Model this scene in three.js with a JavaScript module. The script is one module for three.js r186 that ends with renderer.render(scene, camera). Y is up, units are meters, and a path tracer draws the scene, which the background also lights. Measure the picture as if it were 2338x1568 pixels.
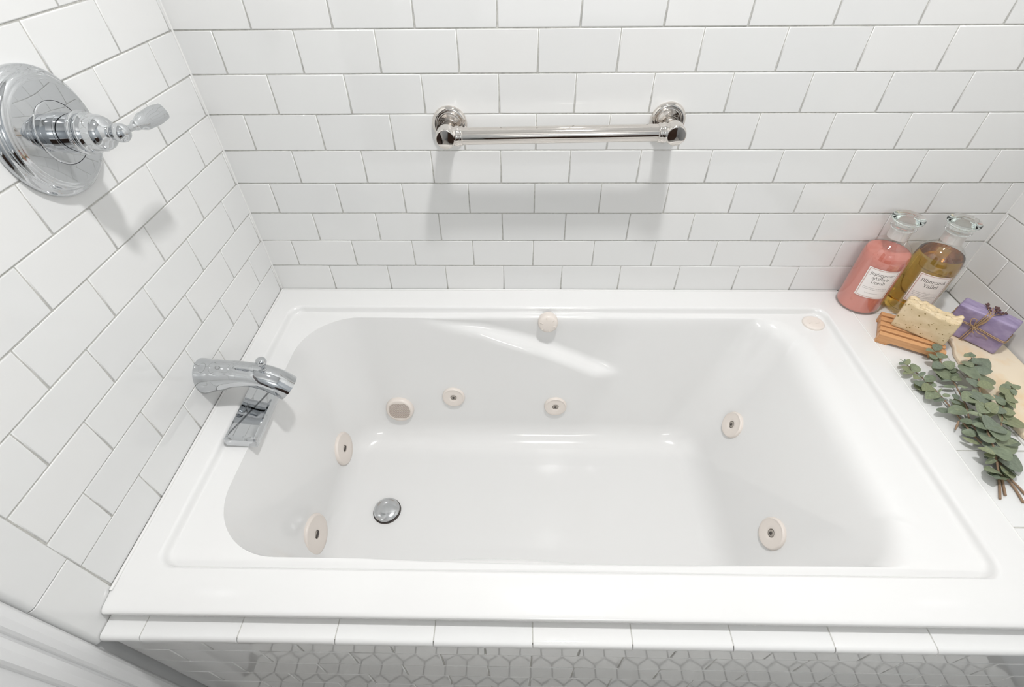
import * as THREE from 'three';
import { RectAreaLightUniformsLib } from 'three/addons/lights/RectAreaLightUniformsLib.js';
import { RoundedBoxGeometry } from 'three/addons/geometries/RoundedBoxGeometry.js';
import { mergeGeometries } from 'three/addons/utils/BufferGeometryUtils.js';

// ------------------------------------------------------------------ camera, light, exposure
// y = 0 is the top of the tub rim, x = 0 the tiled left wall, z = 0 the tiled back wall
const scene = new THREE.Scene();
scene.background = new THREE.Color(0x000000);
const camera = new THREE.PerspectiveCamera(70.38, 2338 / 1568, 0.02, 20);
camera.rotation.order = 'YXZ';
camera.position.set(0.6604, 0.824, 1.0574);
camera.rotation.set(-0.7724, 0.026, -0.0128);
camera.updateMatrixWorld(true);
camera.updateProjectionMatrix();
const renderer = new THREE.WebGLRenderer({ antialias: true });
renderer.toneMapping = THREE.LinearToneMapping;
renderer.toneMappingExposure = 0.52;
renderer.shadowMap.enabled = true;
RectAreaLightUniformsLib.init();
const CEIL = 1.9, FLOOR = -0.53, FRONT = 2.35, RIGHT = 1.806;
const LAMP = new THREE.Vector3(0.87, CEIL, 0.56), LAMP_SIZE = 0.11, LAMP_POWER = 1000;
const BULB_POWER = 0.175;

// ------------------------------------------------------------------ helpers
let seed = 7;
const rnd = () => { seed = (seed * 1664525 + 1013904223) >>> 0; return seed / 4294967296; };
const rr = (a, b) => a + (b - a) * rnd();
const V = (x, y, z) => new THREE.Vector3(x, y, z);
const taken = {};
function numbered(n) { taken[n] = (taken[n] ?? -1) + 1; return taken[n] ? `${n}_${String(taken[n]).padStart(3, '0')}` : n; }
function tag(o, label, category, group) { o.userData.label = label; o.userData.category = category; if (group) o.userData.group = group; return o; }
function thing(name, label, category, pos = [0, 0, 0], turn = 0, group) {
  const g = new THREE.Group(); g.name = numbered(name); g.position.set(...pos); g.rotation.y = turn; scene.add(g);
  return tag(g, label, category, group);
}
function part(name, geo, m, parent, label) {
  const o = new THREE.Mesh(geo, m); o.name = name; o.castShadow = o.receiveShadow = true; parent.add(o);
  if (label) o.userData.label = label;
  return o;
}
function struct(name, geo, m, label) {
  const o = part(name, geo, m, scene); o.userData.kind = 'structure'; if (label) o.userData.label = label; return o;
}
const box = (x0, x1, y0, y1, z0, z1) => new THREE.BoxGeometry(x1 - x0, y1 - y0, z1 - z0).translate((x0 + x1) / 2, (y0 + y1) / 2, (z0 + z1) / 2);
const rbox = (w, h, d, r, s = 3) => new RoundedBoxGeometry(w, h, d, s, r);
const lathe = (pts, n = 64) => new THREE.LatheGeometry(pts.map(p => new THREE.Vector2(p[0], p[1])), n);
// a pixel of the photograph met with a horizontal plane
function at(px, py, y = 0) {
  const p = V(px / 2338 * 2 - 1, 1 - py / 1568 * 2, 0.5).unproject(camera).sub(camera.position);
  return p.multiplyScalar((y - camera.position.y) / p.y).add(camera.position);
}
function tube(pts, r, n = 40, m = 8, closed = false) {
  return new THREE.TubeGeometry(new THREE.CatmullRomCurve3(pts, closed, 'centripetal'), n, r, m, closed);
}
// tube whose cross section varies: pts [{p, a, b}] a = half width along side, b = half width along up
function sweep(pts, up, nSeg = 40, nRad = 28, capEnd = true, capStart = false) {
  const c = new THREE.CatmullRomCurve3(pts.map(q => q.p), false, 'centripetal');
  const pos = [], idx = [], uv = [];
  const val = (k, t) => {
    const f = t * (pts.length - 1), i = Math.min(pts.length - 2, Math.floor(f)), u = f - i, s = u * u * (3 - 2 * u);
    return pts[i][k] + (pts[i + 1][k] - pts[i][k]) * s;
  };
  const rows = nSeg + 1;
  for (let i = 0; i < rows; i++) {
    const t = i / nSeg, p = c.getPoint(t), d = c.getTangent(t);
    const side = up.clone().cross(d).normalize(), u2 = d.clone().cross(side).normalize();
    for (let j = 0; j < nRad; j++) {
      const an = j / nRad * Math.PI * 2;
      const v = p.clone().addScaledVector(side, Math.cos(an) * val('a', t)).addScaledVector(u2, Math.sin(an) * val('b', t));
      pos.push(v.x, v.y, v.z); uv.push(j / nRad, t);
    }
  }
  for (let i = 0; i < nSeg; i++) for (let j = 0; j < nRad; j++) {
    const a = i * nRad + j, b = i * nRad + (j + 1) % nRad, e = a + nRad, f = b + nRad;
    idx.push(a, b, e, b, f, e);
  }
  const g = new THREE.BufferGeometry();
  const cap = (row, flip) => {
    const p = c.getPoint(row / nSeg), k = pos.length / 3; pos.push(p.x, p.y, p.z); uv.push(.5, .5);
    const s = pos.length / 3;
    for (let j = 0; j < nRad; j++) { const o = (row * nRad + j) * 3; pos.push(pos[o], pos[o + 1], pos[o + 2]); uv.push(.5, .5); }
    for (let j = 0; j < nRad; j++) { const a = s + j, b = s + (j + 1) % nRad; flip ? idx.push(k, b, a) : idx.push(k, a, b); }
  };
  if (capEnd) cap(nSeg, false);
  if (capStart) cap(0, true);
  g.setAttribute('position', new THREE.Float32BufferAttribute(pos, 3));
  g.setAttribute('uv', new THREE.Float32BufferAttribute(uv, 2));
  g.setIndex(idx); g.computeVertexNormals();
  return g;
}
// tileable value noise, 0..1
function noiseGrid(n, cells, oct, sd) {
  const out = new Float32Array(n * n); let amp = 1, tot = 0;
  for (let o = 0; o < oct; o++, cells *= 2, amp *= .5) {
    let s = sd + o * 977; const r = () => { s = (s * 1664525 + 1013904223) >>> 0; return s / 4294967296; };
    const g = Float32Array.from({ length: cells * cells }, r);
    for (let y = 0; y < n; y++) for (let x = 0; x < n; x++) {
      const fx = x / n * cells, fy = y / n * cells, ix = Math.floor(fx), iy = Math.floor(fy);
      let u = fx - ix, v = fy - iy; u = u * u * (3 - 2 * u); v = v * v * (3 - 2 * v);
      const G = (a, b) => g[(b % cells) * cells + a % cells];
      out[y * n + x] += amp * ((G(ix, iy) * (1 - u) + G(ix + 1, iy) * u) * (1 - v) + (G(ix, iy + 1) * (1 - u) + G(ix + 1, iy + 1) * u) * v);
    }
    tot += amp;
  }
  return out.map(v => v / tot);
}
function dataTex(n, fn, srgb, rx = 1, ry = rx) {
  const d = new Uint8Array(n * n * 4);
  for (let i = 0; i < n * n; i++) { const c = fn(i % n, Math.floor(i / n), i); d[i * 4] = c[0]; d[i * 4 + 1] = c[1]; d[i * 4 + 2] = c[2]; d[i * 4 + 3] = 255; }
  const t = new THREE.DataTexture(d, n, n); t.wrapS = t.wrapT = THREE.RepeatWrapping; t.magFilter = THREE.LinearFilter;
  if (srgb) t.colorSpace = THREE.SRGBColorSpace;
  t.repeat.set(rx, ry); t.needsUpdate = true; return t;
}
const lin = (r, g, b) => new THREE.Color().setRGB(r, g, b);

// ------------------------------------------------------------------ materials
const wave = noiseGrid(256, 6, 2, 11);
const waveTex = dataTex(256, (x, y, i) => { const v = wave[i] * 255; return [v, v, v]; }, false, 2.2);
const tileMats = [[.80, .805, .80], [.785, .79, .787], [.81, .812, .806]].map(c => new THREE.MeshPhysicalMaterial({ color: lin(...c), roughness: .05, bumpMap: waveTex, bumpScale: .00018 }));
const grain = noiseGrid(256, 64, 2, 5);
const groutTex = dataTex(256, (x, y, i) => { const v = 205 + 50 * grain[i]; return [v, v, v * .985]; }, true, 8);
const groutMat = new THREE.MeshStandardMaterial({ color: lin(.66, .655, .64), roughness: .95, map: groutTex });
const paintMat = new THREE.MeshStandardMaterial({ color: lin(.48, .51, .54), roughness: .55 });
const ceilMat = new THREE.MeshStandardMaterial({ color: lin(.72, .73, .74), roughness: .7 });
const trimMat = new THREE.MeshStandardMaterial({ color: lin(.8, .805, .81), roughness: .3 });
const acrylic = new THREE.MeshPhysicalMaterial({ color: lin(.80, .80, .795), roughness: .12 });
const chrome = new THREE.MeshStandardMaterial({ color: lin(.62, .635, .65), metalness: 1, roughness: .035 });
const nickel = new THREE.MeshStandardMaterial({ color: lin(.74, .70, .66), metalness: 1, roughness: .05 });
const brushed = new THREE.MeshStandardMaterial({ color: lin(.60, .61, .62), metalness: 1, roughness: .17 });
const cream = new THREE.MeshStandardMaterial({ color: lin(.80, .735, .68), roughness: .35 });
const darkHole = new THREE.MeshStandardMaterial({ color: lin(.06, .05, .045), roughness: .6 });
const greyPlastic = new THREE.MeshStandardMaterial({ color: lin(.42, .38, .34), roughness: .4 });
const glassThin = new THREE.MeshPhysicalMaterial({ color: lin(.97, .98, .97), transmission: 1, thickness: 0, roughness: 0, ior: 1.9 });
const glassSolid = new THREE.MeshPhysicalMaterial({ color: lin(1, 1, 1), transmission: 1, thickness: .01, roughness: 0, ior: 1.47, attenuationColor: lin(.86, .95, .9), attenuationDistance: .12 });
const frost = new THREE.MeshPhysicalMaterial({ color: lin(.9, .86, .85), transmission: .45, thickness: 0, roughness: .7 });

// ------------------------------------------------------------------ tiles
const PITCH = 0.154, ROWH = 0.0763, JOINT = 0.0019, TT = 0.007;
const tileCache = {};
function tileGeo(w, h, variant, t = TT) {
  const key = [w.toFixed(4), h.toFixed(4), variant, t].join();
  if (tileCache[key]) return tileCache[key];
  const rings = [[0, -t], [0, -.0012], [.0005, -.0004], [.0018, 0]], pos = [], nor = [], uv = [], idx = [];
  const out = [[0, 0], [0, .12], [.0, .6], [0, 1]];
  rings.forEach(([ins, z], k) => {
    const a = w / 2 - ins, b = h / 2 - ins;
    [[-a, -b], [a, -b], [a, b], [-a, b]].forEach(([x, y]) => {
      pos.push(x, y, z); const nz = out[k][1], s = Math.sqrt(1 - nz * nz) * Math.SQRT1_2;
      nor.push(Math.sign(x) * s, Math.sign(y) * s, nz); uv.push(x + variant * .37, y + variant * .21);
    });
  });
  for (let k = 0; k < 3; k++) for (let j = 0; j < 4; j++) { const a = k * 4 + j, b = k * 4 + (j + 1) % 4; idx.push(a, b, a + 4, b, b + 4, a + 4); }
  idx.push(12, 13, 14, 12, 14, 15);
  const g = new THREE.BufferGeometry();
  g.setAttribute('position', new THREE.Float32BufferAttribute(pos, 3)); g.setAttribute('normal', new THREE.Float32BufferAttribute(nor, 3));
  g.setAttribute('uv', new THREE.Float32BufferAttribute(uv, 2)); g.setIndex(idx);
  return tileCache[key] = g;
}
const fieldTiles = new Map();
function inView(pts) {
  const ndc = pts.map(p => { const q = p.clone().applyMatrix4(camera.matrixWorldInverse); return q.z > -.05 ? null : p.clone().project(camera); }).filter(Boolean);
  if (!ndc.length) return false;
  return !(ndc.every(p => p.x < -1.03) || ndc.every(p => p.x > 1.03) || ndc.every(p => p.y < -1.03) || ndc.every(p => p.y > 1.03));
}
camera.matrixWorldInverse.copy(camera.matrixWorld).invert();
// centre c, basis turn (Euler), w x h; tile faces its local +z
function putTile(parent, c, rot, w, h, name = 'tile', t = TT) {
  if (w < .004 || h < .004) return;
  const v = Math.floor(rnd() * 3), m = new THREE.Mesh(tileGeo(w, h, v, t), tileMats[Math.floor(rnd() * 3)]);
  m.name = name; m.castShadow = m.receiveShadow = true; m.position.copy(c); m.rotation.set(rot[0], rot[1], rot[2]);
  m.rotateX(rr(-.003, .003)); m.rotateY(rr(-.0025, .0025)); m.rotateZ(rr(-.0012, .0012)); m.translateZ(rr(-.0003, .0003));
  m.updateMatrix();
  const pts = [[-1, -1], [1, -1], [1, 1], [-1, 1]].map(([a, b]) => V(a * w / 2, b * h / 2, 0).applyMatrix4(m.matrix));
  if (inView(pts)) parent.add(m);
  else { if (!fieldTiles.has(parent)) fieldTiles.set(parent, []); fieldTiles.get(parent).push(m.geometry.clone().applyMatrix4(m.matrix)); }
}
function closeFields() {
  for (const [p, list] of fieldTiles) { const f = part('tile_field', mergeGeometries(list), tileMats[0], p); f.userData.kind = 'stuff'; }
}
// running bond over [u0,u1] x [v0,v1]; place(u, v) gives the centre
function bond(parent, u0, u1, rows, off, place, rot) {
  rows.forEach(([v0, v1, k]) => {
    let a = u0, next = off(k);
    while (next - PITCH > u0 + 1e-6) next -= PITCH;
    while (next <= u0 + 1e-6) next += PITCH;
    while (a < u1 - 1e-6) {
      const b = Math.min(next, u1);
      const p0 = a + (a > u0 ? JOINT / 2 : 0), p1 = b - (b < u1 ? JOINT / 2 : 0);
      { const lo = v0 === 0 ? v0 : v0 + JOINT / 2, hi = v1 - JOINT / 2; putTile(parent, place((p0 + p1) / 2, (lo + hi) / 2), rot, p1 - p0, hi - lo); }
      a = b; next = b + PITCH;
    }
  });
}
const rowsUp = []; rowsUp.push([0, .0778, 0]);
for (let k = 1; k < 24; k++) rowsUp.push([.0778 + (k - 1) * ROWH, Math.min(.0778 + k * ROWH, CEIL - .002), k]);

// ------------------------------------------------------------------ room shell
const wallBack = struct('wall_back', box(-.12, RIGHT + .12, FLOOR - .1, CEIL + .1, -.12, -.0012), groutMat, 'white subway tiled wall behind the tub with light grey grout');
bond(wallBack, 0, RIGHT, rowsUp, k => (k % 2 ? PITCH / 2 : PITCH) - .003, (u, v) => V(u, v, 0), [0, 0, 0]);
const TILE_END = .778;
const wallLeft = struct('wall_left', box(-.12, -.0012, FLOOR, CEIL, -.0012, .80), groutMat, 'white subway tiled wall with the tub spout and shower valve');
bond(wallLeft, 0, TILE_END, rowsUp, k => k % 2 ? .0826 : .1612, (u, v) => V(0, v, u), [0, Math.PI / 2, 0]);
part('plaster', box(-.12, -.008, FLOOR, CEIL, .80, FRONT + .1), trimMat, wallLeft);
const wallRight = struct('wall_right', box(RIGHT + .0012, RIGHT + .12, FLOOR, CEIL, -.0012, .9), groutMat, 'white subway tiled wall at the end of the tiled shelf');
bond(wallRight, 0, .88, rowsUp, k => k % 2 ? .0826 : .1612, (u, v) => V(RIGHT, v, u), [0, -Math.PI / 2, 0]);
part('plaster', box(RIGHT + .0018, RIGHT + .12, FLOOR, CEIL, .9, FRONT + .1), paintMat, wallRight);
struct('wall_front', box(-.12, RIGHT + .12, FLOOR, CEIL, FRONT, FRONT + .1), paintMat, 'plain blue grey painted wall opposite the tub');
struct('ceiling', box(-.12, RIGHT + .12, CEIL, CEIL + .1, -.12, FRONT + .1), ceilMat, 'white painted ceiling');

// vertical bullnose column closing the left tiling
function bullnose(w, h, d, r) { // w along x, h up, front edge rounded at +x, faces +z; extruded along y
  const s = new THREE.Shape(); s.moveTo(-w / 2, -d); s.lineTo(w / 2, -d); s.lineTo(w / 2, -r);
  s.absarc(w / 2 - r, -r, r, 0, Math.PI / 2, false); s.lineTo(-w / 2 + .001, 0); s.lineTo(-w / 2, -.001); s.closePath();
  return new THREE.ExtrudeGeometry(s, { depth: h - .002, bevelEnabled: true, bevelThickness: .001, bevelSize: .0008, bevelOffset: -.0008, bevelSegments: 2, curveSegments: 10 })
    .translate(0, 0, -(h - .002) / 2).rotateX(Math.PI / 2);
}
{
  const w = .0735, g = bullnose(w, .1515, .0105, .0095); // local x = width, y = up, z = out
  const list = [];
  for (let y = -.044; y < CEIL - .16; y += .1535) list.push(y);
  list.forEach((y, i) => {
    const m = new THREE.Mesh(g, tileMats[i % 3]); m.name = 'bullnose_tile'; m.castShadow = m.receiveShadow = true;
    m.quaternion.setFromRotationMatrix(new THREE.Matrix4().makeBasis(V(0, 0, 1), V(0, -1, 0), V(1, 0, 0)));
    m.position.set(rr(-.0002, .0002), y + .076, .7788 + w / 2); wallLeft.add(m);
  });
}
// door casing and door on the left wall
{
  const s = new THREE.Shape();
  [[.8533, -.012], [.8533, -.002], [.8560, .004], [.8590, .0095], [.863, .0125], [.870, .014], [.879, .014], [.882, .011], [.8835, .007], [.886, .007], [.888, .011], [.898, .016], [.909, .017], [.9125, .014], [.914, .009], [.918, .009], [.935, .010], [.942, .007], [.942, -.008]]
    .forEach(([z, x], i) => i ? s.lineTo(z, x) : s.moveTo(z, x));
  const g = new THREE.ExtrudeGeometry(s, { depth: 2.05, bevelEnabled: false }); // shape x = z, y = x, depth = up
  const m4 = new THREE.Matrix4().set(0, 1, 0, 0, 0, 0, 1, FLOOR, 1, 0, 0, 0, 0, 0, 0, 1);
  g.applyMatrix4(m4);
  struct('trim_1', g, trimMat, 'white moulded door casing beside the left tiling');
  const g2 = g.clone().scale(1, 1, -1).translate(0, 0, 2 * .942 + .76);
  struct('trim_2', g2, trimMat, 'white moulded door casing on the far side of the door');
}
const woodGrain = noiseGrid(256, 4, 5, 91);
function woodTex(c0, c1, rx, ry) {
  return dataTex(256, (x, y, i) => {
    const w = woodGrain[((y * 7) % 256) * 256 + ((x >> 2) % 256)], s = .5 + .5 * Math.sin((w * 9 + y * .09) * 2.2), k = .35 * s + .65 * woodGrain[((y * 11) % 256) * 256 + ((x >> 3) % 256)];
    return [0, 1, 2].map(j => c0[j] + (c1[j] - c0[j]) * k);
  }, true, rx, ry);
}
const darkWood = new THREE.MeshStandardMaterial({ color: 0xffffff, roughness: .35, map: woodTex([38, 24, 17], [74, 46, 31], 1, 3) });
{
  const d = struct('door_1', box(-.03, -.0075, FLOOR, 1.5, .944, 1.702), darkWood, 'dark stained wooden door');
  for (const [y0, y1] of [[FLOOR + .15, .4], [.55, 1.38]]) part('panel', box(-.0075, -.002, y0, y1, 1.05, 1.6), darkWood, d);
}
// floor of pale hexagonal mosaic
{
  const fl = struct('floor', box(-.12, RIGHT + .12, FLOOR - .1, FLOOR - .0015, 0, FRONT + .1), new THREE.MeshStandardMaterial({ color: lin(.12, .12, .115), roughness: .9, map: groutTex }), 'hexagonal mosaic floor in front of the tub');
  const R = .0292, g = new THREE.CylinderGeometry(R - .0022, R - .0014, .006, 6, 1).rotateY(0), pts = [];
  const dx = R * Math.sqrt(3), dz = R * 1.5;
  for (let j = 0, z = .86; z < FRONT - .03; z += dz, j++) for (let x = .03 + (j % 2 ? dx / 2 : 0); x < RIGHT - .02; x += dx) pts.push([x, z]);
  const m = new THREE.InstancedMesh(g, new THREE.MeshPhysicalMaterial({ color: lin(.74, .74, .72), roughness: .3 }), pts.length), M = new THREE.Matrix4();
  pts.forEach(([x, z], i) => { M.makeTranslation(x, FLOOR - .003 + rr(-.0002, .0002), z); m.setMatrixAt(i, M); const k = rr(.88, 1.05); m.setColorAt(i, lin(k, k, k)); });
  m.name = 'hexagon_tiles'; m.userData.kind = 'stuff'; m.castShadow = m.receiveShadow = true; fl.add(m);
}
// tiled apron under the tub's front, its bullnose ledge and the tiled shelf at the tub's end
const APRON = .8375, LEDGE_Y = -.0315, LEDGE_Z1 = .8465;
const apron = struct('wall_apron', box(0.0015, RIGHT - .001, FLOOR, LEDGE_Y - .012, APRON - .03, APRON - .0012), groutMat, 'glossy tiled apron below the front ledge of the tub');
{
  const rows = []; let top = -.0455; const hs = [.0763, .0763, .0763, .0763, .0763, .0763];
  hs.forEach((h, k) => { rows.push([Math.max(FLOOR + .002, top - h), top, k]); top -= h; });
  bond(apron, .002, RIGHT - .002, rows, k => (k % 2 ? .0648 : .0648 + PITCH / 2), (u, v) => V(u, v, APRON), [0, 0, 0]);
}
{
  const ledge = struct('trim_3', box(.0015, RIGHT - .001, LEDGE_Y - .0115, LEDGE_Y - .0008, .775, .8405), groutMat, 'white bullnose tile ledge running along the front of the tub');
  const xs = [.001]; for (let k = 0; k < 12; k++) xs.push(.0648 + k * PITCH); xs.push(RIGHT - .001);
  const cache = {};
  for (let i = 0; i + 1 < xs.length; i++) {
    const a = xs[i] + .0007, b = xs[i + 1] - .0007, key = (b - a).toFixed(4); if (b - a < .01) continue;
    const D = LEDGE_Z1 - .779;
    const g = cache[key] ??= bullnose(D, b - a, .0115, .008); // local x = depth towards the room, y = along, z = up
    const m = new THREE.Mesh(g, tileMats[i % 3]); m.name = 'bullnose_tile'; m.castShadow = m.receiveShadow = true;
    // local x -> +z, local z -> +y, local y -> +x
    m.matrixAutoUpdate = true;
    m.quaternion.setFromRotationMatrix(new THREE.Matrix4().makeBasis(V(0, 0, 1), V(1, 0, 0), V(0, 1, 0)));
    m.position.set((a + b) / 2, LEDGE_Y + rr(-.0004, .0004), .779 + D / 2 + rr(-.0006, .0006)); ledge.add(m);
  }
}
const SHELF_X = 1.5135;
{
  const shelf = struct('trim_4', box(SHELF_X, RIGHT - .0005, FLOOR, -.001, 0, .807), groutMat, 'white tiled shelf between the end of the tub and the right wall');
  const cols = [[SHELF_X, 1.655, [0.001, .095, .197, .351, .505, .661, .806]], [1.655, RIGHT - .001, [0.001, .152, .306, .46, .614, .768, .806]]];
  for (const [x0, x1, zs] of cols) for (let i = 0; i + 1 < zs.length; i++) {
    const w = x1 - x0 - JOINT, h = zs[i + 1] - zs[i] - JOINT;
    putTile(shelf, V((x0 + x1) / 2, -.0002, (zs[i] + zs[i + 1]) / 2), [-Math.PI / 2, 0, 0], w, h);
  }
}
closeFields();
let caulkBead;
{ // white caulk beads in the corners of the room and where the tub and shelf meet the tiles
  const caulk = new THREE.MeshStandardMaterial({ color: lin(.8, .8, .79), roughness: .4 });
  const bead = (a, b, r) => { const g = new THREE.CylinderGeometry(r, r, a.distanceTo(b), 10); g.applyQuaternion(new THREE.Quaternion().setFromUnitVectors(V(0, 1, 0), b.clone().sub(a).normalize())); const c = a.clone().lerp(b, .5); return g.translate(c.x, c.y, c.z); };
  const c = .0004;
  part('caulk', mergeGeometries([bead(V(c, 0, c), V(c, CEIL, c), .0022), bead(V(RIGHT - c, 0, c), V(RIGHT - c, CEIL, c), .0022)]), caulk, wallBack, 'white caulk line');
  caulkBead = (parent, a, b) => part('caulk', bead(a, b, .0027), caulk, parent, 'white caulk line');
}

// ------------------------------------------------------------------ bathtub
const TUB = { x1: 1.512, z1: .818 };
function ringPoint(R, side, t) { // rounded rectangle, side 0..7 (0 back edge, 1 back right corner, 2 right ...)
  const { x0, x1, z0, z1, rl = R.r, rr: rR = R.r } = R, H = Math.PI / 2;
  const cl = Math.min(rl, (z1 - z0) / 2, (x1 - x0) / 2), cr = Math.min(rR, (z1 - z0) / 2, (x1 - x0) / 2), L = (a, b) => a + (b - a) * t;
  switch (side) {
    case 0: return [L(x0 + cl, x1 - cr), z0];
    case 1: return [x1 - cr + cr * Math.sin(t * H), z0 + cr - cr * Math.cos(t * H)];
    case 2: return [x1, L(z0 + cr, z1 - cr)];
    case 3: return [x1 - cr + cr * Math.cos(t * H), z1 - cr + cr * Math.sin(t * H)];
    case 4: return [L(x1 - cr, x0 + cl), z1];
    case 5: return [x0 + cl - cl * Math.sin(t * H), z1 - cl + cl * Math.cos(t * H)];
    case 6: return [x0, L(z1 - cl, z0 + cl)];
    default: return [x0 + cl - cl * Math.cos(t * H), z0 + cl - cl * Math.sin(t * H)];
  }
}
function tubGeometry() {
  const rings = [
    { x0: .012, x1: TUB.x1 - .012, z0: .012, z1: TUB.z1 - .02, r: .004, y: -.027 },
    { x0: .001, x1: TUB.x1, z0: .001, z1: TUB.z1 - .006, r: .004, y: -.027, f: .002 },
    { x0: .001, x1: TUB.x1, z0: .001, z1: TUB.z1 - .003, r: .004, y: -.013, f: .006 },
    { x0: .001, x1: TUB.x1, z0: .001, z1: TUB.z1, r: .004, y: 0, f: .009 },
    { x0: .004, x1: TUB.x1 - .004, z0: .004, z1: .779, r: .006, y: 0, f: .03 },
    { x0: .052, x1: 1.445, z0: .075, z1: .747, r: .032, y: 0, f: .007 },
    { x0: .0575, x1: 1.4385, z0: .080, z1: .741, r: .030, y: -.0155, f: .008 },
    { x0: .104, x1: 1.335, z0: .099, z1: .722, rl: .135, rr: .09, y: -.0175, f: .034 },
    null, null,
    { x0: .168, x1: 1.165, z0: .188, z1: .632, rl: .10, rr: .09, y: -.408, f: .055 },
    { x0: .27, x1: 1.06, z0: .29, z1: .53, rl: .08, rr: .08, y: -.417, f: .03 },
    { x0: .40, x1: .95, z0: .41, z1: .41, r: 0, y: -.417 },
  ];
  const shelfPts = [[.30, -.022], [.386, -.024], [.557, -.05], [.732, -.1], [.892, -.16], [1.0, -.185], [1.4, -.185]];
  const shelfY = x => { for (let i = 1; i < shelfPts.length; i++) if (x <= shelfPts[i][0]) { const [a, b] = [shelfPts[i - 1], shelfPts[i]], t = Math.max(0, (x - a[0]) / (b[0] - a[0])); return a[1] + (b[1] - a[1]) * t; } return -.185; };
  const ss = (a, b, x) => { const t = Math.min(1, Math.max(0, (x - a) / (b - a))); return t * t * (3 - 2 * t); };
  const counts = [150, 22, 60, 22, 150, 26, 60, 26], cols = [];
  counts.forEach((n, side) => { for (let i = 0; i < n; i++) cols.push([side, i / n]); });
  const grid = [];
  for (const [side, t] of cols) {
    const P = rings.map(R => { if (!R) return null; const [x, z] = ringPoint(R, side, t); return V(x, R.y - (z > .78 ? .0055 * Math.min(1, (z - .78) / .03) : 0), z); });
    const A = P[7], B = P[10], x = A.x, ys = shelfY(x), k = (A.y - ys) / (A.y - B.y);
    const w = (side === 0 || side === 4) ? .036 * ss(.36, .72, x) * (1 - ss(.90, 1.0, x)) : 0, dz = side === 0 ? 1 : -1;
    P[8] = A.clone().lerp(B, k - .012); P[9] = A.clone().lerp(B, k + .03);
    P[8].z -= dz * w * .45; P[9].z += dz * w * .5;
    // polyline with rounded corners
    const out = [P[0]], M = 9;
    for (let i = 1; i < P.length - 1; i++) {
      let f = rings[i] ? (rings[i].f ?? .002) : .014;
      if (i === 7 && (side === 2)) f = .05;
      const a = P[i - 1].clone().sub(P[i]), b = P[i + 1].clone().sub(P[i]), la = a.length(), lb = b.length();
      a.multiplyScalar(Math.min(f, la * .48) / la); b.multiplyScalar(Math.min(f, lb * .48) / lb);
      for (let j = 0; j <= M; j++) {
        const u = j / M, q = P[i].clone().addScaledVector(a, (1 - u) * (1 - u)).addScaledVector(b, u * u); out.push(q);
      }
      if (i > 6 && i < P.length - 2) { // extra rows on long straight stretches
        const s = out[out.length - 1], e = P[i + 1].clone().lerp(P[i], .5);
        for (let j = 1; j <= 3; j++) out.push(s.clone().lerp(e, j / 4));
      }
    }
    out.push(P[P.length - 1]); grid.push(out);
  }
  const nC = grid.length, nR = grid[0].length, pos = [], idx = [], uv = [];
  grid.forEach(col => col.forEach(p => { pos.push(p.x, p.y, p.z); uv.push(p.x, p.z); }));
  for (let c = 0; c < nC; c++) { const d = (c + 1) % nC; for (let r = 0; r + 1 < nR; r++) { const a = c * nR + r, b = d * nR + r; idx.push(a, a + 1, b, b, a + 1, b + 1); } }
  const g = new THREE.BufferGeometry();
  g.setAttribute('position', new THREE.Float32BufferAttribute(pos, 3)); g.setAttribute('uv', new THREE.Float32BufferAttribute(uv, 2));
  g.setIndex(idx); g.computeVertexNormals();
  const N = g.attributes.normal;
  for (let c = 0; c < nC; c++) for (let r = nR - 6; r < nR; r++) N.setXYZ(c * nR + r, 0, 1, 0);
  return g;
}
const tub = thing('bathtub', 'white acrylic whirlpool bathtub with sculpted armrests set against tiled walls', 'bathtub');
const shell = part('shell', tubGeometry(), acrylic, tub);
shell.material.side = THREE.DoubleSide;
caulkBead(tub, V(.004, .0002, .0031), V(1.51, .0002, .0031)); caulkBead(tub, V(.0031, .0002, .004), V(.0031, .0002, .785)); caulkBead(tub, V(1.5128, -.0018, .004), V(1.5128, -.0018, .806));
shell.updateMatrixWorld(true);
function hit(px, py) {
  const rc = new THREE.Raycaster(); const d = V(px / 2338 * 2 - 1, 1 - py / 1568 * 2, .5).unproject(camera).sub(camera.position).normalize();
  rc.set(camera.position.clone(), d); const h = rc.intersectObject(shell, false)[0];
  if (!h) { console.log('MISS', px, py); return { p: V(.7, -.4, .4), n: V(0, 1, 0) }; }
  const n = h.face.normal.clone(); if (n.dot(d) > 0) n.negate();
  return { p: h.point.clone(), n };
}
function onShell(name, px, py, parent = tub, label) { // a group whose +y is the shell's normal
  const { p, n } = hit(px, py), g = new THREE.Group(); g.name = name; g.position.copy(p);
  g.quaternion.setFromUnitVectors(V(0, 1, 0), n); parent.add(g); if (label) g.userData.label = label;
  if (false) console.log(name, p.toArray().map(v => v.toFixed(3)).join(' '), n.toArray().map(v => v.toFixed(2)).join(' '));
  return g;
}
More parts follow.
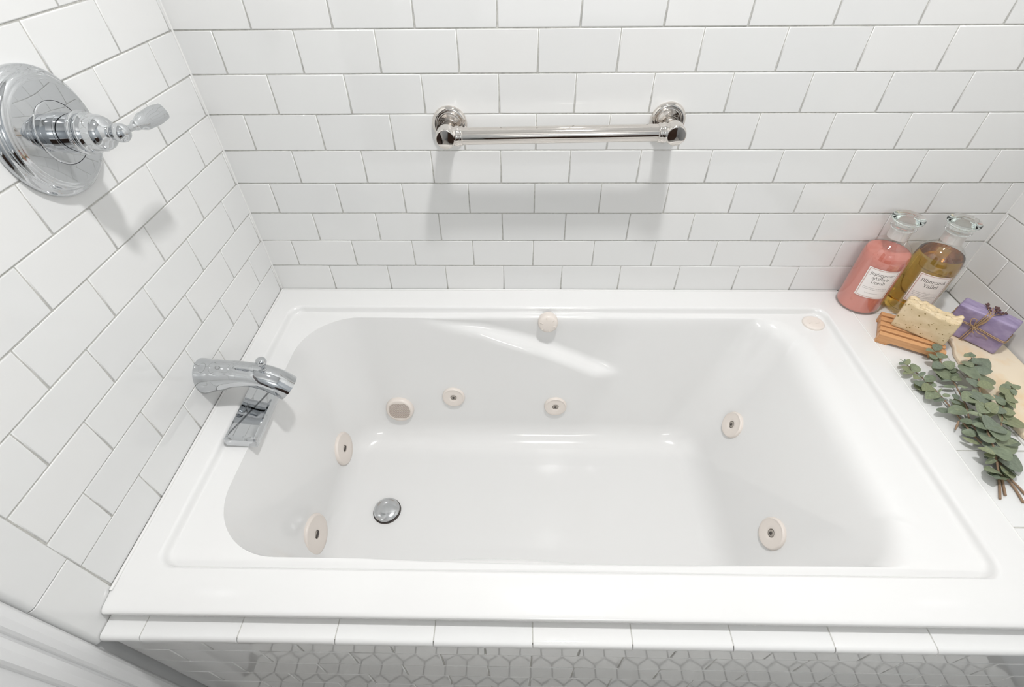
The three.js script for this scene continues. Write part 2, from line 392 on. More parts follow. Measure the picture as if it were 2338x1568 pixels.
// hydro jets: flange disc with a swivel nozzle
function jet(px, py, r, slot) {
  const g = onShell('jet', px, py, tub, slot ? 'large cream jet disc with a slotted opening' : 'round cream jet with a swivel nozzle'), hr = r * (slot ? .2 : .26);
  part('flange', lathe([[hr, .004], [hr + .001, .0062], [r * .5, .0068], [r * .84, .0062], [r * .88, .0075], [r * .95, .0066], [r, .003], [r * .995, -.004]], 48), cream, g);
  part('nozzle', lathe([[0, .0025], [hr * .3, .0025], [hr * .34, .006], [hr * .8, .0056], [hr * .84, .003], [hr * .98, .003], [hr * 1.02, .005]], 32), slot ? greyPlastic : greyPlastic, g);
  part('opening', lathe([[0, .0028], [hr * (slot ? .95 : .36), .0028], [hr * (slot ? .95 : .36), .0068], [0, .0068]], 20).scale(slot ? .42 : 1, 1, 1), darkHole, g);
  g.scale.y = 1.12;
}
jet(1036, 905, .0325); jet(1268, 926, .0325); jet(1674, 970, .036); jet(1765, 1218, .036);
jet(783, 1024, .047, true); jet(719, 1220, .05, true);
// suction cover with its field of small holes
{
  const g = onShell('suction_cover', 914, 932, tub, 'cream perforated suction cover'), r = .041;
  part('cover', lathe([[0, .0125], [r * .8, .0125], [r * .86, .0135], [r * .95, .011], [r, .005], [r, -.006]], 56), cream, g);
  const holes = [], hg = new THREE.CylinderGeometry(.0010, .0010, .0016, 6);
  for (let j = -9; j <= 9; j++) for (let i = -11; i <= 11; i++) { const x = (i + (j & 1 ? .5 : 0)) * .0032, z = j * .0028; if (x * x + z * z < .031 * .031) holes.push(hg.clone().translate(x, .0122, z)); }
  const h = part('holes', mergeGeometries(holes), new THREE.MeshStandardMaterial({ color: lin(.2, .13, .09), roughness: .6 }), g); h.userData.kind = 'stuff';
}
// air controls
{
  const g = onShell('air_control_knob', 1251, 733, tub, 'round cream grip knob');
  part('knob', lathe([[0, .021], [.011, .0208], [.020, .0195], [.0245, .0165], [.026, .011], [.026, -.004]], 48), cream, g);
  for (let k = 0; k < 6; k++) { const a = k / 6 * Math.PI * 2 + .3; part('grip_notch', rbox(.0085, .0028, .0026, .0012).rotateY(-a).translate(Math.cos(a) * .0175, .0195, Math.sin(a) * .0175), cream, g); }
  const d = onShell('air_control_cap', 1856, 739, tub, 'low round white air control cap');
  part('cap', lathe([[0, .006], [.017, .0062], [.0235, .0055], [.0262, .003], [.0265, -.003]], 48), cream, d);
  part('finger_grip', tube([V(-.014, .006, .006), V(-.004, .0065, .0015), V(.005, .0065, .006), V(.014, .006, .002)], .0012, 24, 6), cream, d);
}
// pop-up drain
{
  const g = onShell('drain', 884, 1166, tub, 'round chrome pop-up drain stopper');
  part('collar', lathe([[.027, .001], [.033, .002], [.037, .0015], [.038, -.002]], 56), darkHole, g);
  part('stopper_cap', lathe([[0, .0165], [.012, .0162], [.022, .0148], [.030, .0115], [.0345, .008], [.0348, .0068], [.032, .006], [.014, .005], [.012, 0]], 56), brushed, g);
}
// chrome overflow cover on the faucet end
{
  const g = new THREE.Group(); g.name = 'overflow_cover'; g.userData.label = 'rectangular chrome overflow cover below the spout'; tub.add(g);
  g.position.set(.0915, -.008, .424); g.rotation.set(.0, .02, -.13);
  const s = new THREE.Shape(); const w = .066, l = .158, r = .006;
  s.moveTo(-w / 2 + r, -l / 2); s.lineTo(w / 2 - r, -l / 2); s.quadraticCurveTo(w / 2, -l / 2, w / 2, -l / 2 + r); s.lineTo(w / 2, l / 2 - r); s.quadraticCurveTo(w / 2, l / 2, w / 2 - r, l / 2);
  s.lineTo(-w / 2 + r, l / 2); s.quadraticCurveTo(-w / 2, l / 2, -w / 2, l / 2 - r); s.lineTo(-w / 2, -l / 2 + r); s.quadraticCurveTo(-w / 2, -l / 2, -w / 2 + r, -l / 2);
  part('cover_plate', new THREE.ExtrudeGeometry(s, { depth: .007, bevelEnabled: true, bevelThickness: .012, bevelSize: .009, bevelOffset: -.009, bevelSegments: 3 }).rotateX(-Math.PI / 2), chrome, g);
}

// ------------------------------------------------------------------ tub spout
{
  const t = thing('tub_spout', 'chrome tub spout with a diverter knob on the tiled wall', 'faucet', [0, .076, .388]);
  const q = (x, y, a, b) => ({ p: V(x, y, 0), a, b });
  part('body', sweep([q(.0005, -.003, .034, .041), q(.03, -.001, .030, .036), q(.065, .003, .0275, .029), q(.098, .002, .0265, .0245), q(.126, -.006, .0275, .0245), q(.149, -.021, .0285, .0255), q(.166, -.040, .0285, .026)], V(0, 1, 0), 60, 40, false), chrome, t);
  part('outlet', new THREE.CylinderGeometry(.0235, .0235, .006, 36).rotateZ(Math.PI / 4).translate(.160, -.035, 0), darkHole, t);
  const k = part('diverter_knob', lathe([[0, .030], [.005, .0305], [.009, .028], [.0105, .022], [.008, .015], [.0042, .009], [.0035, .003], [.005, .001], [.005, -.004]], 32).translate(.132, .018, 0), chrome, t);
  k.rotation.z = -.12; k.position.set(0, .016, 0);
}
// ------------------------------------------------------------------ shower valve
{
  const c = [0, .568, .3825], t = thing('shower_valve', 'round stepped chrome shower valve with a lever handle on the tiled wall', 'faucet', c);
  const X = g => g.rotateZ(-Math.PI / 2);
  const l = (pts, n = 96) => X(lathe(pts.map(([x, r]) => [r, x]), n));
  part('escutcheon', l([[0.0004, .084], [.004, .0845], [.008, .083], [.0105, .079], [.0112, .0765], [.0125, .0755], [.0155, .075], [.0178, .072], [.0183, .069], [.019, .067], [.0205, .064], [.0235, .041]].reverse().concat([]).reverse()), chrome, t);
  part('inner_disc', l([[.021, .0412], [.0235, .0405], [.0245, .0385], [.0255, .026]]), chrome, t);
  part('sleeve', l([[.024, .0262], [.035, .0262], [.0353, .0257], [.0358, .0257], [.0361, .0262], [.0535, .0262], [.054, .0285], [.0565, .0290], [.0585, .0282], [.059, .022]]), chrome, t);
  const h = part('handle', l([[.0588, .022], [.060, .0235], [.0615, .0262], [.064, .0268], [.067, .0265], [.0685, .0243], [.0705, .0238], [.079, .0240], [.0805, .0228], [.083, .0225], [.087, .0205], [.0905, .0165], [.0925, .0115], [.0945, .0095], [.0975, .0093], [.0985, .0105], [.1000, .0112], [.1040, .0125], [.1085, .0125], [.1125, .0112], [.1160, .0078], [.1178, .0035], [.1182, .0005]]), chrome, t);
  const q = (x, y, z, a, b) => ({ p: V(x, y, z), a, b });
  part('lever', sweep([q(.107, 0, -.008, .005, .005), q(.108, -.001, -.022, .0045, .0045), q(.109, -.001, -.032, .0075, .006), q(.110, -.002, -.05, .0125, .0075), q(.111, -.003, -.075, .0135, .0065), q(.112, -.004, -.096, .0115, .005), q(.112, -.004, -.099, .008, .003)], V(1, .35, 0), 40, 28, true), chrome, h);
}
// ------------------------------------------------------------------ grab bar
{
  const t = thing('grab_bar', 'polished grab bar with round flanges on the back wall tiles', 'grab bar', [0, 0, 0]);
  const Z = .070, ys = [.441, .447], xs = [.508, .962];
  xs.forEach((x, i) => {
    const y = ys[i], f = lathe([[.0355, .0004], [.037, .004], [.036, .008], [.033, .0115], [.029, .0125], [.0265, .011], [.0258, .0095], [.024, .011], [.0205, .0165], [.0185, .024], [.018, .03]].map(p => p), 64).rotateX(Math.PI / 2).translate(x, y, 0);
    const fl = part('flange', f, nickel, t);
    part('post', lathe([[.018, .028], [.0178, Z - .02], [.0195, Z - .016], [.0205, Z - .008], [.0205, Z + .012], [.0195, Z + .0165], [.017, Z + .0185], [.0002, Z + .0190]], 56).rotateX(Math.PI / 2).translate(x, y, 0), nickel, t);
    const s = i ? -1 : 1;
    part('collar', lathe([[.0172, .008], [.0182, .017], [.0195, .0195], [.0195, .0245], [.0178, .0262], [.0186, .028], [.0186, .032], [.0165, .034]], 48).rotateZ(-Math.PI / 2 * s).translate(x, y, Z), nickel, t);
  });
  const a = V(xs[0] + .03, ys[0], Z), b = V(xs[1] - .03, ys[1], Z), g = new THREE.CylinderGeometry(.0163, .0163, a.distanceTo(b), 64, 1, true);
  const m = part('bar', g, nickel, t); m.position.copy(a).lerp(b, .5); m.quaternion.setFromUnitVectors(V(0, 1, 0), b.clone().sub(a).normalize());
}

// ------------------------------------------------------------------ bottles
function labelTex(lines, fine, sd) {
  const c = document.createElement('canvas'); c.width = 384; c.height = 512; const x = c.getContext('2d');
  x.fillStyle = '#f1ebe8'; x.fillRect(0, 0, 384, 512);
  x.strokeStyle = '#a8705f'; x.lineWidth = 5; x.strokeRect(16, 16, 352, 480);
  x.strokeStyle = '#cfa698'; x.lineWidth = 2; x.strokeRect(24, 24, 336, 464);
  x.fillStyle = '#3d3634'; x.textAlign = 'center';
  lines.forEach(([s, y, size, width]) => { x.font = `${size}px serif`; x.save(); x.translate(192, y); x.scale(Math.min(1.1, width / x.measureText(s).width), 1); x.fillText(s, 0, 0); x.restore(); });
  x.strokeStyle = '#a89a94'; x.lineWidth = 2; x.beginPath(); x.moveTo(150, 292); x.lineTo(234, 292); x.stroke();
  let s = sd; const r = () => { s = (s * 1664525 + 1013904223) >>> 0; return s / 4294967296; };
  x.fillStyle = '#57504d';
  fine.forEach(([y, n]) => { let w = ''; for (let i = 0; i < n; i++) w += r() < .17 && i ? ' ' : 'nrmlocudsei'[Math.floor(r() * 11)]; x.font = '15px serif'; x.save(); x.translate(192, y); x.scale(Math.min(1, 300 / x.measureText(w).width), 1); x.fillText(w, 0, 0); x.restore(); });
  const t = new THREE.CanvasTexture(c); t.colorSpace = THREE.SRGBColorSpace; return t;
}
const BR = .0505;
function bottle(name, label, x, z, opts) {
  const t = thing(name, label, 'bottle', [x, 0, z], 0, 'glass stopper bottles on the tiled shelf');
  const R = BR, S = opts.h;
  part('bottle_glass', lathe([[.0002, .004], [R * .7, .003], [R * .82, .0005], [R * .93, .002], [R, .010], [R, .135 * S], [R * .985, .146 * S], [R * .93, .157 * S], [R * .82, .167 * S], [R * .66, .175 * S], [.0255, .181 * S], [.0228, .186 * S], [.0222, .19 * S], [.0222, .212 * S]], 72), glassThin, t);
  part('neck_sleeve', lathe([[.0218, .189 * S], [.0218, .212 * S]], 48), frost, t);
  part('lip', new THREE.TorusGeometry(.0235, .0036, 14, 56).rotateX(Math.PI / 2).translate(0, .2145 * S, 0), glassSolid, t);
  part('stopper', lathe([[.0002, .200 * S], [.016, .201 * S], [.0185, .213 * S], [.0195, .2205 * S], [.0215, .2245 * S], [.0295, .2275 * S], [.0335, .232 * S], [.0335, .236 * S], [.030, .2395 * S], [.02, .2425 * S], [.0002, .2435 * S]], 56), glassSolid, t);
  const li = .0012, top = opts.level, prof = [[.0002, .0055], [R * .7, .0048], [R * .84, .003], [R - .003 - li, .0055], [R - li, .012]];
  const outer = [[R - li, .135 * S], [R * .985 - li, .146 * S], [R * .93 - li, .157 * S], [R * .82 - li, .167 * S]];
  for (const p of outer) if (p[1] < top) prof.push(p);
  const last = prof[prof.length - 1]; let rTop = last[0];
  for (let i = 1; i < outer.length; i++) if (outer[i][1] >= top && outer[i - 1][1] < top) { const k = (top - outer[i - 1][1]) / (outer[i][1] - outer[i - 1][1]); rTop = outer[i - 1][0] + (outer[i][0] - outer[i - 1][0]) * k; }
  prof.push([rTop, top], [rTop - .0015, top - .0008], [.0002, top - .001]);
  part('liquid', lathe(prof, 72), opts.mat, t, opts.liquid);
  // paper label, a curved patch with thickness
  const a = opts.arc, y0 = opts.y0, y1 = opts.y1, g = new THREE.CylinderGeometry(R + .0006, R + .0006, y1 - y0, 28, 1, true, opts.dir - a / 2, a).translate(0, (y0 + y1) / 2, 0);
  part('paper_label', g, new THREE.MeshStandardMaterial({ map: opts.tex, roughness: .7, side: THREE.DoubleSide }), t, 'white paper label with a thin brown border');
  return t;
}
const pinkNoise = noiseGrid(256, 5, 4, 61);
const pinkMat = new THREE.MeshPhysicalMaterial({ color: 0xffffff, roughness: .25, transmission: .18, thickness: 0, map: dataTex(256, (x, y, i) => { const v = pinkNoise[i]; return [220 + 22 * v, 118 + 42 * v, 100 + 46 * v]; }, true, 2, 1) });
const amberMat = new THREE.MeshPhysicalMaterial({ color: lin(1, .97, .9), transmission: 1, thickness: .05, roughness: .02, ior: 1.33, attenuationColor: lin(.90, .64, .20), attenuationDistance: .09 });
bottle('apothecary_bottle', 'glass stopper bottle filled with cloudy pink liquid against the tiles', 1.538, .0535, { h: 1.06, level: .164, mat: pinkMat, liquid: 'cloudy pink liquid', arc: 1.34, y0: .055, y1: .137, dir: -.36,
  tex: labelTex([['Jnpiiqpnsnc', 112, 66, 290], ['a\u00f0xfllyb', 180, 66, 200], ['Deeuh', 252, 70, 170]], [[336, 46], [362, 44], [430, 26]], 3) });
bottle('apothecary_bottle', 'glass stopper bottle filled with clear amber liquid behind the soap dish', 1.652, .0695, { h: 1.06, level: .167, mat: amberMat, liquid: 'clear amber liquid', arc: 1.34, y0: .050, y1: .132, dir: -.36,
  tex: labelTex([['Dlbnrcnu\u00df', 130, 72, 290], ['Yailel', 212, 76, 170]], [[318, 42], [346, 46], [374, 46], [402, 30], [446, 24]], 9) });

// ------------------------------------------------------------------ slatted soap dish
const bamboo = new THREE.MeshStandardMaterial({ color: 0xffffff, roughness: .5, map: woodTex([194, 138, 92], [226, 178, 130], 2, 5) });
const DISH = { x: 1.593, z: .1905, a: -.519, len: .133, dep: .096, h: .026 };
{
  const t = thing('soap_dish', 'slatted bamboo soap dish holding the speckled cream soap', 'soap dish', [DISH.x, 0, DISH.z], DISH.a);
  const n = 5, sw = .0138, gap = (DISH.dep - n * sw) / (n - 1);
  for (let i = 0; i < n; i++) {
    const z = -DISH.dep / 2 + sw / 2 + i * (sw + gap), edge = i === 0 || i === n - 1;
    if (edge) { // side rails with a cut-away foot
      const L = DISH.len, s = new THREE.Shape(), f = .024, u = .007; s.moveTo(-L / 2, 0); s.lineTo(-L / 2 + f, 0); s.lineTo(-L / 2 + f + .005, u); s.lineTo(L / 2 - f - .005, u); s.lineTo(L / 2 - f, 0); s.lineTo(L / 2, 0); s.lineTo(L / 2, DISH.h); s.lineTo(-L / 2, DISH.h); s.closePath();
      part('rail', new THREE.ExtrudeGeometry(s, { depth: sw - .003, bevelEnabled: true, bevelThickness: .0015, bevelSize: .0015, bevelOffset: -.0015, bevelSegments: 2 }).translate(0, 0, z - sw / 2 + .0015), bamboo, t);
    } else part('slat', rbox(DISH.len, .012, sw, .0015).translate(0, DISH.h - .006, z), bamboo, t);
  }
  for (const s of [-1, 1]) part('cross_bar', rbox(.013, .012, DISH.dep - .004, .0015).translate(s * (DISH.len / 2 - .0085), .0085, 0), bamboo, t);
}
// ------------------------------------------------------------------ soaps
function gridBox(w, h, d, nx, ny, nz, fn) { // box with rounded edges and a displacement
  const g = new THREE.BoxGeometry(w, h, d, nx, ny, nz), p = g.attributes.position, r = .004, v = V(0, 0, 0), c = V(0, 0, 0);
  for (let i = 0; i < p.count; i++) {
    v.fromBufferAttribute(p, i); c.set(THREE.MathUtils.clamp(v.x, -w / 2 + r, w / 2 - r), THREE.MathUtils.clamp(v.y, -h / 2 + r, h / 2 - r), THREE.MathUtils.clamp(v.z, -d / 2 + r, d / 2 - r));
    const o = v.clone().sub(c); if (o.lengthSq() > 0) { o.setLength(r); v.copy(c).add(o); }
    fn(v); p.setXYZ(i, v.x, v.y, v.z);
  }
  // weld normals by position so that edges stay smooth
  g.computeVertexNormals(); const n = g.attributes.normal, map = new Map();
  for (let i = 0; i < p.count; i++) { const k = [p.getX(i), p.getY(i), p.getZ(i)].map(a => Math.round(a * 1e5)).join(); const e = map.get(k) ?? map.set(k, V(0, 0, 0)).get(k); e.add(V(n.getX(i), n.getY(i), n.getZ(i))); }
  for (let i = 0; i < p.count; i++) { const k = [p.getX(i), p.getY(i), p.getZ(i)].map(a => Math.round(a * 1e5)).join(), e = map.get(k).clone().normalize(); n.setXYZ(i, e.x, e.y, e.z); }
  return g;
}
{
  const n = noiseGrid(512, 6, 4, 33), spots = []; let s = 12; const r = () => { s = (s * 1664525 + 1013904223) >>> 0; return s / 4294967296; };
  for (let i = 0; i < 70; i++) spots.push([r() * 512, r() * 512, 4 + 13 * r() * r(), r()]);
  const tex = dataTex(512, (x, y, i) => {
    const v = n[i] - .5; let c = [224 + 26 * v, 204 + 30 * v, 168 + 40 * v], k = 0;
    for (const [a, b, q] of spots) { const dx = (x - a) * 1.45, dy = (y - b) * .95, d = Math.sqrt(dx * dx + dy * dy) + 5 * (n[(i * 7) % 262144] - .5); if (d < q) k = Math.max(k, Math.min(1, (q - d) / 3)); }
    return c.map((q, j) => q + ([122, 98, 42][j] - q) * k * .8);
  }, true);
  const mat = new THREE.MeshPhysicalMaterial({ map: tex, roughness: .45, bumpMap: dataTex(256, (x, y, i) => { const q = 255 * pinkNoise[i]; return [q, q, q]; }, false, 1), bumpScale: .0008 });
  const w = .11, h = .068, d = .037, t = thing('soap_bar', 'speckled cream soap bar standing on edge on the bamboo dish', 'soap', [1.605, DISH.h, .191], -.747);
  const top = noiseGrid(64, 7, 3, 4), T = (a, b) => top[(((b * 900 | 0) + 320) % 64) * 64 + ((a * 420 | 0) + 320) % 64] - .5;
  const g = gridBox(w, h, d, 40, 24, 16, v => {
    if (v.y > h * .3) v.y += (.0105 * Math.sin((v.x / w + .5) * 5.2 + 1.2) * .35 + .013 * T(v.x * 2.2, v.z * 2)) * Math.min(1, (v.y - h * .3) / (h * .18));
    v.z += .0006 * Math.sin(v.x * 60 + v.y * 40);
  });
  g.computeBoundingBox(); g.translate(0, -g.boundingBox.min.y, 0);
  part('soap', g, mat, t).rotation.x = 0;
}
{
  const n = noiseGrid(256, 5, 5, 71), tex = dataTex(256, (x, y, i) => { const v = n[i] - .5; return [156 + 70 * v, 142 + 70 * v, 176 + 60 * v]; }, true);
  const mat = new THREE.MeshPhysicalMaterial({ map: tex, roughness: .42 });
  const w = .111, h = .081, d = .043, Y = .0102, t = thing('soap_bar', 'lavender purple soap bar tied with twine and a dried sprig', 'soap', [1.731, Y, .1955], -.898);
  const g = gridBox(w, h, d, 28, 20, 12, v => { v.z += .0012 * Math.sin(v.x * 50 + v.y * 70); v.y += .001 * Math.sin(v.x * 55 + 1); });
  g.computeBoundingBox(); g.translate(0, -g.boundingBox.min.y, 0);
  part('soap', g, mat, t);
  const twine = new THREE.MeshStandardMaterial({ color: lin(.46, .31, .18), roughness: .85 });
  const loop = (f, n = 40) => tube(f, .0011, n, 6, true);
  const e = .0012, rect = (ax, bx, mk) => { const p = []; for (const [sa, sb] of [[-1, -1], [0, -1], [1, -1], [1, 0], [1, 1], [0, 1], [-1, 1], [-1, 0]]) p.push(mk(sa * ax, sb * bx)); return p; };
  // twine round the length (horizontal) and round the height
  for (const o of [0, .003]) part('twine', loop(rect(w / 2 + e, d / 2 + e, (a, b) => V(a * (Math.abs(b) > d / 2 ? .97 : 1), .043 + o - a * .06, b)), 60), twine, t, 'brown twine');
  for (const o of [-.002, .0025]) part('twine', loop(rect(h / 2 + e, d / 2 + e, (a, b) => V(-.006 + o + a * .12, h / 2 + a * (Math.abs(b) > d / 2 ? .96 : 1), b)), 50), twine, t, 'brown twine');
  const F = d / 2 + .003;
  part('bow', mergeGeometries([tube([V(-.006, .044, F), V(-.016, .052, F + .004), V(-.019, .064, F + .003), V(-.012, .066, F + .003), V(-.009, .055, F + .003), V(-.006, .044, F)], .0010, 30, 6),
    tube([V(-.006, .044, F), V(.006, .038, F + .003), V(.018, .037, F + .001), V(.028, .032, F)], .0010, 20, 6), tube([V(-.006, .044, F), V(-.004, .036, F + .003), V(.001, .032, F + .002)], .0010, 14, 6),
    new THREE.SphereGeometry(.003, 12, 8).scale(1.2, 1, .8).translate(-.006, .044, F)]), twine, t, 'brown twine bow');
  // dried lavender sprig
  const sg = [], bud = []; let s = 5; const r = () => { s = (s * 1664525 + 1013904223) >>> 0; return s / 4294967296; };
  for (const [dx, tx, tz] of [[-.002, -.013, -.016], [.004, .019, -.013], [.002, .004, -.019]]) {
    const P = [V(-.005, .046, F), V(.000 + dx, .066, F + .001), V(.003 + dx, h + .003, d / 2 - .004), V(tx, h + .004, tz + .008), V(tx * 1.1, h + .005, tz)];
    sg.push(tube(P, .0009, 26, 6)); const c = new THREE.CatmullRomCurve3(P);
    for (let k = 0; k < 9; k++) { const q = c.getPoint(.62 + k * .042); bud.push(new THREE.SphereGeometry(.0021, 7, 5).scale(1, .8, 1.7).rotateY(r() * 3).translate(q.x + (r() - .5) * .011, q.y + .001 + r() * .0015, q.z + (r() - .5) * .004)); }
  }
  const sp = part('sprig', mergeGeometries(sg), twine, t, 'dried lavender stems');
  part('buds', mergeGeometries(bud), new THREE.MeshStandardMaterial({ color: lin(.12, .06, .06), roughness: .8 }), sp);
}
// ------------------------------------------------------------------ cream stone tray
{
  const n = noiseGrid(256, 4, 5, 17), tex = dataTex(256, (x, y, i) => { const v = n[i], k = Math.max(0, v - .45) * 1.8; return [240 - 6 * k, 226 - 40 * k, 202 - 76 * k]; }, true, 5);
  const o = [[1.700, .135], [1.690, .165], [1.686, .195], [1.680, .222], [1.668, .245], [1.661, .285], [1.659, .33], [1.660, .40], [1.658, .45], [1.664, .487], [1.69, .512], [1.74, .520], [1.78, .508], [1.799, .47], [1.800, .33], [1.800, .2], [1.793, .150], [1.765, .120], [1.725, .118]];
  const c = new THREE.CatmullRomCurve3(o.map(p => V(p[0], -p[1], 0)), true, 'centripetal'), s = new THREE.Shape(c.getPoints(120).map(p => new THREE.Vector2(p.x, p.y)));
  const g = new THREE.ExtrudeGeometry(s, { depth: .004, bevelEnabled: true, bevelThickness: .003, bevelSize: .004, bevelOffset: -.004, bevelSegments: 5 }).translate(0, 0, .0032).rotateX(-Math.PI / 2);
  const t = thing('stone_tray', 'flat cream stone tray with rounded edge under the purple soap', 'tray');
  part('slab', g, new THREE.MeshPhysicalMaterial({ map: tex, roughness: .28 }), t);
  const y = thing('soap_ball', 'small rounded pale yellow soap on the stone tray by the right wall', 'soap', [1.770, .0102, .366]);
  const b = new THREE.SphereGeometry(.021, 32, 20), q = b.attributes.position;
  for (let i = 0; i < q.count; i++) { const k = 1 + .04 * Math.sin(q.getX(i) * 160 + q.getZ(i) * 120); q.setXYZ(i, q.getX(i) * k, q.getY(i) * .75 * k, q.getZ(i) * 1.1 * k); }
  b.computeVertexNormals(); b.computeBoundingBox(); b.translate(0, -b.boundingBox.min.y, 0);
  part('soap', b, new THREE.MeshStandardMaterial({ color: lin(.76, .62, .36), roughness: .4 }), y);
}
// ------------------------------------------------------------------ eucalyptus
{
  const bunch = thing('eucalyptus_bunch', 'bunch of grey green eucalyptus branches lying on the tiled shelf', 'eucalyptus');
  const A = (x, y) => [2038 + x * 300 / 2338, 760 + y * 300 / 2338], B = (x, y) => [2088 + x * 250 / 1782, 940 + y * 250 / 1782];
  const leafN = noiseGrid(128, 5, 4, 23);
  const leafMats = [[.29, .35, .245], [.335, .39, .26], [.265, .32, .25], [.35, .39, .235]].map((c, k) => new THREE.MeshPhysicalMaterial({ color: lin(...c), roughness: .55, side: THREE.DoubleSide, transmission: .12, thickness: 0, map: dataTex(128, (x, y, i) => { const v = 190 + 65 * leafN[(i * (k + 1)) % 16384]; return [v, v, v * .98]; }, true) }));
  const stemMat = new THREE.MeshStandardMaterial({ color: lin(.30, .20, .13), roughness: .8 }), greenStem = new THREE.MeshStandardMaterial({ color: lin(.30, .30, .20), roughness: .7 });
  // leaf: unit length along +z from its base, faces +y
  function leafGeo(w, curl, cup) {
    const nu = 8, pos = [], uv = [], idx = [];
    for (let i = 0; i <= nu; i++) {
      const t = i / nu, hw = w / 2 * Math.pow(Math.sin(Math.PI * Math.min(1, Math.max(0, t * .97 + .03))), .62) * (1 - .12 * t) * (i === 0 ? .15 : 1) * (i === nu ? .1 : 1);
      for (let j = -2; j <= 2; j++) { const u = j / 2; pos.push(hw * u, cup * (u * u) * hw * 2 + curl * t * t - (j === 0 ? .012 : 0), t); uv.push(.5 + u * .5, t); }
    }
    for (let i = 0; i < nu; i++) for (let j = 0; j < 4; j++) { const a = i * 5 + j; idx.push(a, a + 5, a + 1, a + 1, a + 5, a + 6); }
    const g = new THREE.BufferGeometry(); g.setAttribute('position', new THREE.Float32BufferAttribute(pos, 3)); g.setAttribute('uv', new THREE.Float32BufferAttribute(uv, 2)); g.setIndex(idx); g.computeVertexNormals(); return g;
  }
  const leafGeos = {};
  function leaf(parent, b, e, w, y0, y1, roll = 0) {
    const lift = (c, y) => { const v = at(c[0], c[1], y); return v.x > 1.64 && v.z < .54 && y < .016 ? at(c[0], c[1], .016 + (v.x * 977 % 1) * .003) : v; }, p = lift(b, y0), q = lift(e, y1), d = q.clone().sub(p), L = d.length(); d.normalize();
    const k = (Math.round(w * 10) / 10).toFixed(1) + (rnd() < .5 ? 'a' : 'b');
    leafGeos[k] ??= leafGeo(parseFloat(k) * 1.3, k.endsWith('a') ? -.08 : .06, k.endsWith('a') ? .16 : -.12);
    const m = part('leaf', leafGeos[k], leafMats[Math.floor(rnd() * 4)], parent);
    const side = V(0, 1, 0).cross(d).normalize(), up = d.clone().cross(side).normalize();
    m.quaternion.setFromRotationMatrix(new THREE.Matrix4().makeBasis(side, up, d)); m.rotateZ(roll + rr(-.18, .18));
    m.position.copy(p); m.scale.setScalar(L);
  }
  function branch(pts, r0, r1, mat, leaves, under = 20) {
    const P = pts.map(([q, y], i) => at(q[0], q[1], Math.max(y - .006, i > pts.length - 3 ? .003 : .006))), n = P.length;
    const c = { p: null };
    const g = sweep(P.map((p, i) => ({ p, a: r0 + (r1 - r0) * i / (n - 1), b: r0 + (r1 - r0) * i / (n - 1) })), V(.1, 1, .05), 36, 8, true, true);
    const s = part('branch', g, mat, bunch);
    leaves.forEach(([b, e, w, y0, y1, roll], i) => {
      leaf(s, b, e, w, y0, y1, roll);
      const dx = e[0] - b[0], dy = e[1] - b[1];
      if (Math.hypot(dx, dy) < under || w < .45) return; // a second leaf of the whorl, below and turned aside
      const a = (i % 2 ? 1 : -1) * rr(.5, .8), k = rr(.78, .95), c = Math.cos(a) * k, n = Math.sin(a) * k;
      leaf(s, b, [b[0] + dx * c - dy * n, b[1] + dx * n + dy * c], Math.max(.6, w), Math.max(.004, y0 - .007), Math.max(.003, y1 - .010), 0);
    });
  }
  // thin outer branch
  const lv = (F, list, ya, yb) => list.map(([x0, y0, x1, y1, w, h0 = ya, h1 = yb, roll = 0]) => [F(x0, y0), F(x1, y1), w, h0, h1, roll]);
  branch([[A(205, 520), .014], [A(320, 620), .014], [A(450, 730), .013], [A(580, 845), .012], [A(700, 960), .012], [A(800, 1060), .013], [A(900, 1170), .014], [A(1040, 1330), .016], [B(700, 60), .018], [B(1000, 420), .016], [B(1310, 720), .015], [B(1375, 1080), .008], [B(1392, 1415), .003]], .0007, .0021, stemMat,
    lv(A, [[205, 520, 130, 460, .3], [205, 520, 225, 455, .25], [205, 530, 120, 555, .35], [212, 560, 305, 468, .45], [310, 610, 192, 668, .62], [310, 610, 357, 538, .3], [362, 690, 432, 556, .66], [372, 692, 183, 718, .34], [455, 765, 597, 690, .32], [450, 765, 384, 812, .6], [495, 775, 560, 760, .5], [580, 868, 758, 758, .46], [580, 872, 378, 912, .48], [700, 945, 778, 905, .75], [700, 948, 540, 1010, .55], [800, 1060, 605, 1155, .46], [800, 1065, 890, 975, .18], [890, 1130, 1030, 1098, .55], [890, 1155, 745, 1205, .5], [1035, 1360, 760, 1385, .28], [900, 960, 1150, 945, .3]], .013, .017));
